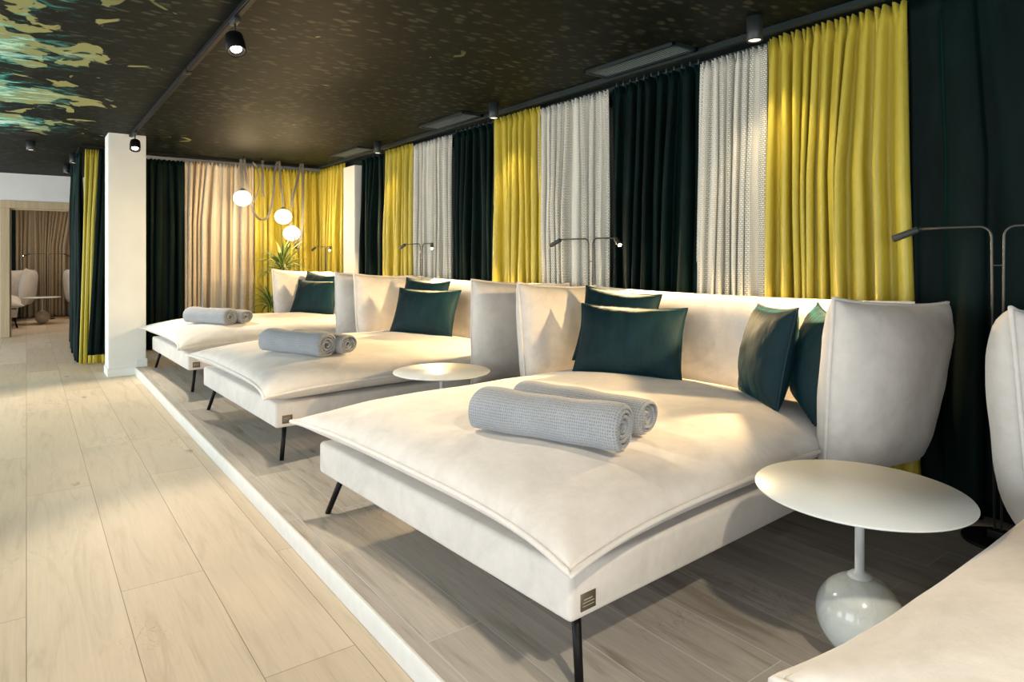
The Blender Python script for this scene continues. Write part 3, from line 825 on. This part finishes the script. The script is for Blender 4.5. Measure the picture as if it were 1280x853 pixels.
# track with spotlights
TX=.90
bm=bmesh.new(); box(bm,TX-.018,TX+.018,YF+.5,8.09,CEIL-.030,CEIL-.0005)
bmesh.ops.bevel(bm,geom=bm.edges[:],offset=.002,segments=1,affect='EDGES')
tr=obj('light_track',bm,M['black'],smooth=False); tag(tr,'long black ceiling light track above the step','light track')
bm=bmesh.new()
box(bm,TX-.008,TX+.008,YF+.55,8.0,CEIL-.033,CEIL-.0295); obj('conductor_slot',bm,M['black'],tr,smooth=False)
for y in (2.0,5.0):
    bm=bmesh.new(); box(bm,TX-.022,TX+.022,y-.05,y+.05,CEIL-.036,CEIL-.002); bevel_all(bm,.003,2); obj('track_joint',bm,M['black'],tr)
def spotlight(y,target,power,label):
    root=empty('track_spotlight',(TX,y,CEIL-.030))
    bm=bmesh.new(); box(bm,-.016,.016,-.05,.05,-.026,0); bevel_all(bm,.003,2); obj('adapter',bm,M['dgrey'],root)
    bm=bmesh.new(); tube(bm,[(0,0,-.02),(0,0,-.11)],.006,10); obj('stem',bm,M['lamp'],root)
    d=(Vector(target)-Vector((TX,y,CEIL-.16))).normalized(); q=d.to_track_quat('-Z','Y').to_matrix().to_4x4()
    mt=Matrix.Translation((0,0,-.13))@q
    bm=bmesh.new(); lathe(bm,[(0,.06),(.030,.06),(.046,.045),(.050,.0),(.050,-.055),(.046,-.058),(.043,-.050),(.034,-.034),(0,-.034)],32,mt)
    hd=obj('lamp_head',bm,M['black'],root)
    bm=bmesh.new(); lathe(bm,[(0,-.044),(.026,-.044),(.028,-.038),(0,-.036)],24,mt); obj('bulb',bm,M['spotbulb'],hd)
    tag(root,label,'spotlight','track spotlights')
    l=bpy.data.lights.new('spot_beam','SPOT'); l.energy=power; l.color=(1,.86,.66); l.spot_size=R(80); l.spot_blend=.5; l.shadow_soft_size=.05
    o=bpy.data.objects.new('spot_beam',l); col.objects.link(o); o.location=Vector((TX,y,CEIL-.16))+d*.075
    o.rotation_euler=d.to_track_quat('-Z','Y').to_euler()
spotlight(3.72,(1.0,2.6,0),150,'lit track spotlight near the top edge above the nearest bed')
spotlight(7.75,(.7,6.4,0),230,'lit track spotlight close to the white column head')
spotlight(-.3,(.6,1.2,0),150,'track spotlight behind the viewer over the aisle')
# air vents in the ceiling beside the rail
def vent(y0,y1,label):
    x0,x1=3.15,3.375; z=CEIL-.012
    root=empty('ceiling_vent',((x0+x1)/2,(y0+y1)/2,CEIL)); w=(x1-x0)/2; l=(y1-y0)/2
    bm=bmesh.new()
    for b in ((-w,-w+.018,-l,l),(w-.03,w,-l,l),(-w,w,-l,-l+.02),(-w,w,l-.02,l)): box(bm,*b,-.022,-.0005)
    bmesh.ops.bevel(bm,geom=bm.edges[:],offset=.002,segments=1,affect='EDGES')
    obj('frame',bm,M['rail'],root,smooth=False)
    bm=bmesh.new(); box(bm,-w+.01,w-.01,-l+.01,l-.01,-.004,-.0008); obj('backing',bm,M['black'],root,smooth=False)
    bm=bmesh.new(); n=8
    for k in range(n):
        x=-w+.03+(2*w-.075)*k/(n-1)
        box(bm,-.0028,.0028,-l+.02,l-.02,-.001,.001,Matrix.Translation((x,0,-.014))@Matrix.Rotation(R(-25),4,'Y'))
    obj('louvres',bm,M['slat'],root,smooth=False)
    tag(root,label,'air vent','slatted ceiling vents')
vent(2.62,3.42,'nearest slatted ceiling vent beside the curtain rail, above green velvet')
vent(5.02,5.85,'middle slatted ceiling vent beside the curtain rail')
vent(7.35,8.25,'farthest slatted ceiling vent beside the curtain rail, above the bare wall strip')

# ------------------------------------------------------------------ belt pendant with three globes
def pend():
    root=empty('pendant_lamp',(2.75,9.0,CEIL))
    O=Vector((2.75,9.0,CEIL))
    hooks=[(2.28,9.0,2.45),(2.52,9.06,2.43),(2.72,9.0,2.45),(3.02,9.02,2.44)]
    def strap(pts,w=.015):
        pts=smoothpath(pts,10); bm=bmesh.new(); rings=[]
        for i,p in enumerate(pts):
            t=(pts[min(i+1,len(pts)-1)]-pts[max(i-1,0)]).normalized()
            s=Vector((.94,-.33,0)); s=(s-t*s.dot(t)).normalized(); n=t.cross(s)
            rings.append([bm.verts.new(p-O+s*a*w+n*b*.0025) for a,b in ((-1,-1),(1,-1),(1,1),(-1,1))])
        for a,b in zip(rings,rings[1:]):
            for k in range(4): bm.faces.new((a[k],a[(k+1)%4],b[(k+1)%4],b[k]))
        bm.faces.new(rings[0]); bm.faces.new(rings[-1][::-1])
        obj('strap',bm,M['strap'],root,smooth=False)
    g=[(2.268,9.0,1.951),(2.794,9.0,1.73),(2.902,8.98,1.505)]
    strap([(2.25,9.0,2.46),(2.262,9.0,2.25),(2.268,9.0,2.06)],.02)
    strap([(2.29,9.0,2.46),(2.33,9.0,2.1),(2.40,9.0,1.80),(2.50,9.0,1.68),(2.60,9.0,1.74),(2.66,9.0,2.0),(2.68,9.0,2.3),(2.715,9.0,2.455),(2.745,9.0,2.44),(2.76,9.0,2.2),(2.785,9.0,2.0),(2.792,9.0,1.84)])
    strap([(2.905,9.0,1.85),(2.94,9.0,2.05),(3.0,9.0,2.3),(3.03,9.0,2.445),(3.06,9.0,2.43),(3.065,9.0,2.1),(3.05,9.0,1.6),(3.02,9.0,1.36),(2.965,8.96,1.30),(2.925,8.90,1.36),(2.905,8.87,1.5),(2.902,8.90,1.60),(2.902,8.95,1.625)])
    strap([(2.41,9.05,2.44),(2.47,9.05,2.36),(2.49,9.05,2.15),(2.46,9.05,2.0),(2.42,9.05,1.9)],.008)
    strap([(2.545,9.08,2.48),(2.548,9.08,2.2),(2.552,9.08,2.0)],.016)
    strap([(2.905,9.03,1.85),(2.91,9.03,1.98),(2.915,9.03,2.1),(2.9,9.03,1.62)],.006)
    for hx,hy,hz in hooks:
        bm=bmesh.new(); tube(bm,[(hx-O.x,hy-O.y,0),(hx-O.x,hy-O.y,hz-O.z+.02),(hx-O.x+.02,hy-O.y,hz-O.z),(hx-O.x+.035,hy-O.y,hz-O.z+.02)],.005,8); obj('ceiling_hook',bm,M['black'],root)
    for x,y,z in g:
        bm=bmesh.new(); bmesh.ops.create_uvsphere(bm,u_segments=32,v_segments=20,radius=.112)
        for v in bm.verts: v.co=Vector((v.co.x,v.co.y,v.co.z*.9))+Vector((x,y,z))-O
        s=obj('globe',bm,M['globe'],root)
        bm=bmesh.new(); lathe(bm,[(0,.125),(.022,.125),(.04,.105),(.045,.096),(0,.094)],24,Matrix.Translation(Vector((x,y,z))-O)); obj('cap',bm,M['strap'],s)
    tag(root,'pendant of looped grey straps carrying three glowing globes in the far corner','pendant lamp')
pend()
for p in ((2.268,8.8,1.951),(2.794,8.8,1.73),(2.902,8.78,1.505)):
    l=bpy.data.lights.new('globe_glow','POINT'); l.energy=16; l.color=(1,.74,.40); l.shadow_soft_size=.11
    o=bpy.data.objects.new('globe_glow',l); col.objects.link(o); o.location=p

# ------------------------------------------------------------------ plant
def plant():
    root=empty('potted_dracaena',(2.68,8.80,0)); rnd=random.Random(7)
    bm=bmesh.new(); lathe(bm,[(0,0),(.13,0),(.15,.02),(.18,.36),(.185,.40),(.172,.40),(.165,.37),(0,.36)],40); obj('planter',bm,M['pot'],root)
    bm=bmesh.new(); lathe(bm,[(0,.372),(.164,.372),(.164,.366),(0,.366)],24); obj('soil',bm,simple('dark_soil',(.03,.02,.012),.95,0,.4,60),root)
    bm=bmesh.new(); tube(bm,smoothpath([(.02,0,.36),(.03,.0,.6),(.015,0,.8),(.03,0,.96)],5),.018,10)
    tube(bm,smoothpath([(-.03,0,.36),(-.06,-.02,.42),(-.08,-.02,.48)],5),.014,10); obj('stem',bm,simple('cane_bark',(.22,.15,.08),.85,0,.25,40),root)
    def tuft(c,n,l0,up):
        bm=bmesh.new(); uvl=bm.loops.layers.uv.new('UVMap')
        for k in range(n):
            a=k*2.39996+rnd.uniform(-.2,.2); L_=l0*rnd.uniform(.7,1.1); el=rnd.uniform(.1,1.35)*up; w=rnd.uniform(.014,.022)
            seg=9; vs=[]
            p=Vector(c)+Vector((0,0,rnd.uniform(-.04,.06))); d=Vector((math.cos(a)*math.cos(el),math.sin(a)*math.cos(el),math.sin(el)))
            side=d.cross(Vector((0,0,1))).normalized()
            for q in range(seg+1):
                t=q/seg; ww=w*(math.sin(PI*min(1,t*.9+.12))**.7)*(1-t**4)
                up_=side.cross(d)
                vs.append([bm.verts.new(p-side*ww+up_*ww*.35),bm.verts.new(p),bm.verts.new(p+side*ww+up_*ww*.35)])
                p=p+d*(L_/seg); d=(d+Vector((0,0,-.11-.1*t))).normalized()
            for q in range(seg):
                for s in (0,1):
                    f=bm.faces.new((vs[q][s],vs[q][s+1],vs[q+1][s+1],vs[q+1][s]))
                    for l,uu in zip(f.loops,(s*.5,s*.5+.5,s*.5+.5,s*.5)): l[uvl].uv=(uu,q/seg)
        o=obj('foliage',bm,M['leaf'],root); m=o.modifiers.new('t','SOLIDIFY'); m.thickness=.0012
    tuft((.03,-.02,.99),60,.50,1.0); tuft((-.12,-.05,.55),44,.46,.95)
    tag(root,'leafy striped dracaena in a grey planter in the far corner behind the beds','plant')
plant()
# the far room's curtains
curtain('curtain',(-.17,16.75),(1.6,16.75),AISLE+.012,2.2,24,.035,70,M['linen'],'taupe linen curtain seen through the far doorway','curtains in the far lounge',out=(0,-1))
curtain('curtain',(-1.3,16.75),(-.18,16.75),AISLE+.012,2.2,12,.035,71,M['green'],'dark curtain at the left edge inside the far doorway','curtains in the far lounge',out=(0,-1))

# ------------------------------------------------------------------ light
w=bpy.data.worlds.new('World'); scn.world=w; w.use_nodes=True
bg=w.node_tree.nodes['Background']; sky=w.node_tree.nodes.new('ShaderNodeTexSky'); sky.sky_type='HOSEK_WILKIE' if False else 'NISHITA'
sky.sun_elevation=R(40); sky.sun_disc=False
w.node_tree.links.new(sky.outputs[0],bg.inputs[0]); bg.inputs[1].default_value=.25
def area(name,loc,rot,sx,sy,e,c):
    l=bpy.data.lights.new(name,'AREA'); l.shape='RECTANGLE'; l.size=sx; l.size_y=sy; l.energy=e; l.color=c
    o=bpy.data.objects.new(name,l); col.objects.link(o); o.location=loc; o.rotation_euler=rot; return o
DAY=(.92,.97,1.0)
for i,(a,b) in enumerate(wins):
    area('window_daylight',(XL+.03,(a+b)/2,1.25),(0,R(-90),0),2.1,b-a-.1,[60,72,72,115,150,12][i],DAY)
area('front_fill',(-1.2,YF+.05,1.3),(R(90),0,0),4.5,2.1,165,DAY)  # added fill from behind the camera; the front wall has no window
area('far_room_fill',(.5,15.0,CEIL-.03),(0,0,0),2.5,1.0,40,(1,.8,.6))  # added warm fill to brighten the far room, no fitting behind it

# ------------------------------------------------------------------ camera
cam=bpy.data.cameras.new('Camera'); co=bpy.data.objects.new('Camera',cam); col.objects.link(co)
F=823.0; cam.sensor_fit='HORIZONTAL'; cam.sensor_width=36; cam.lens=36*F/1280
th=math.atan2(607,F)
co.location=(0,0,1.2); co.rotation_euler=(R(90),0,-th)
cam.shift_y=-(426.5-320)/1280; cam.clip_start=.05; cam.clip_end=100
scn.camera=co
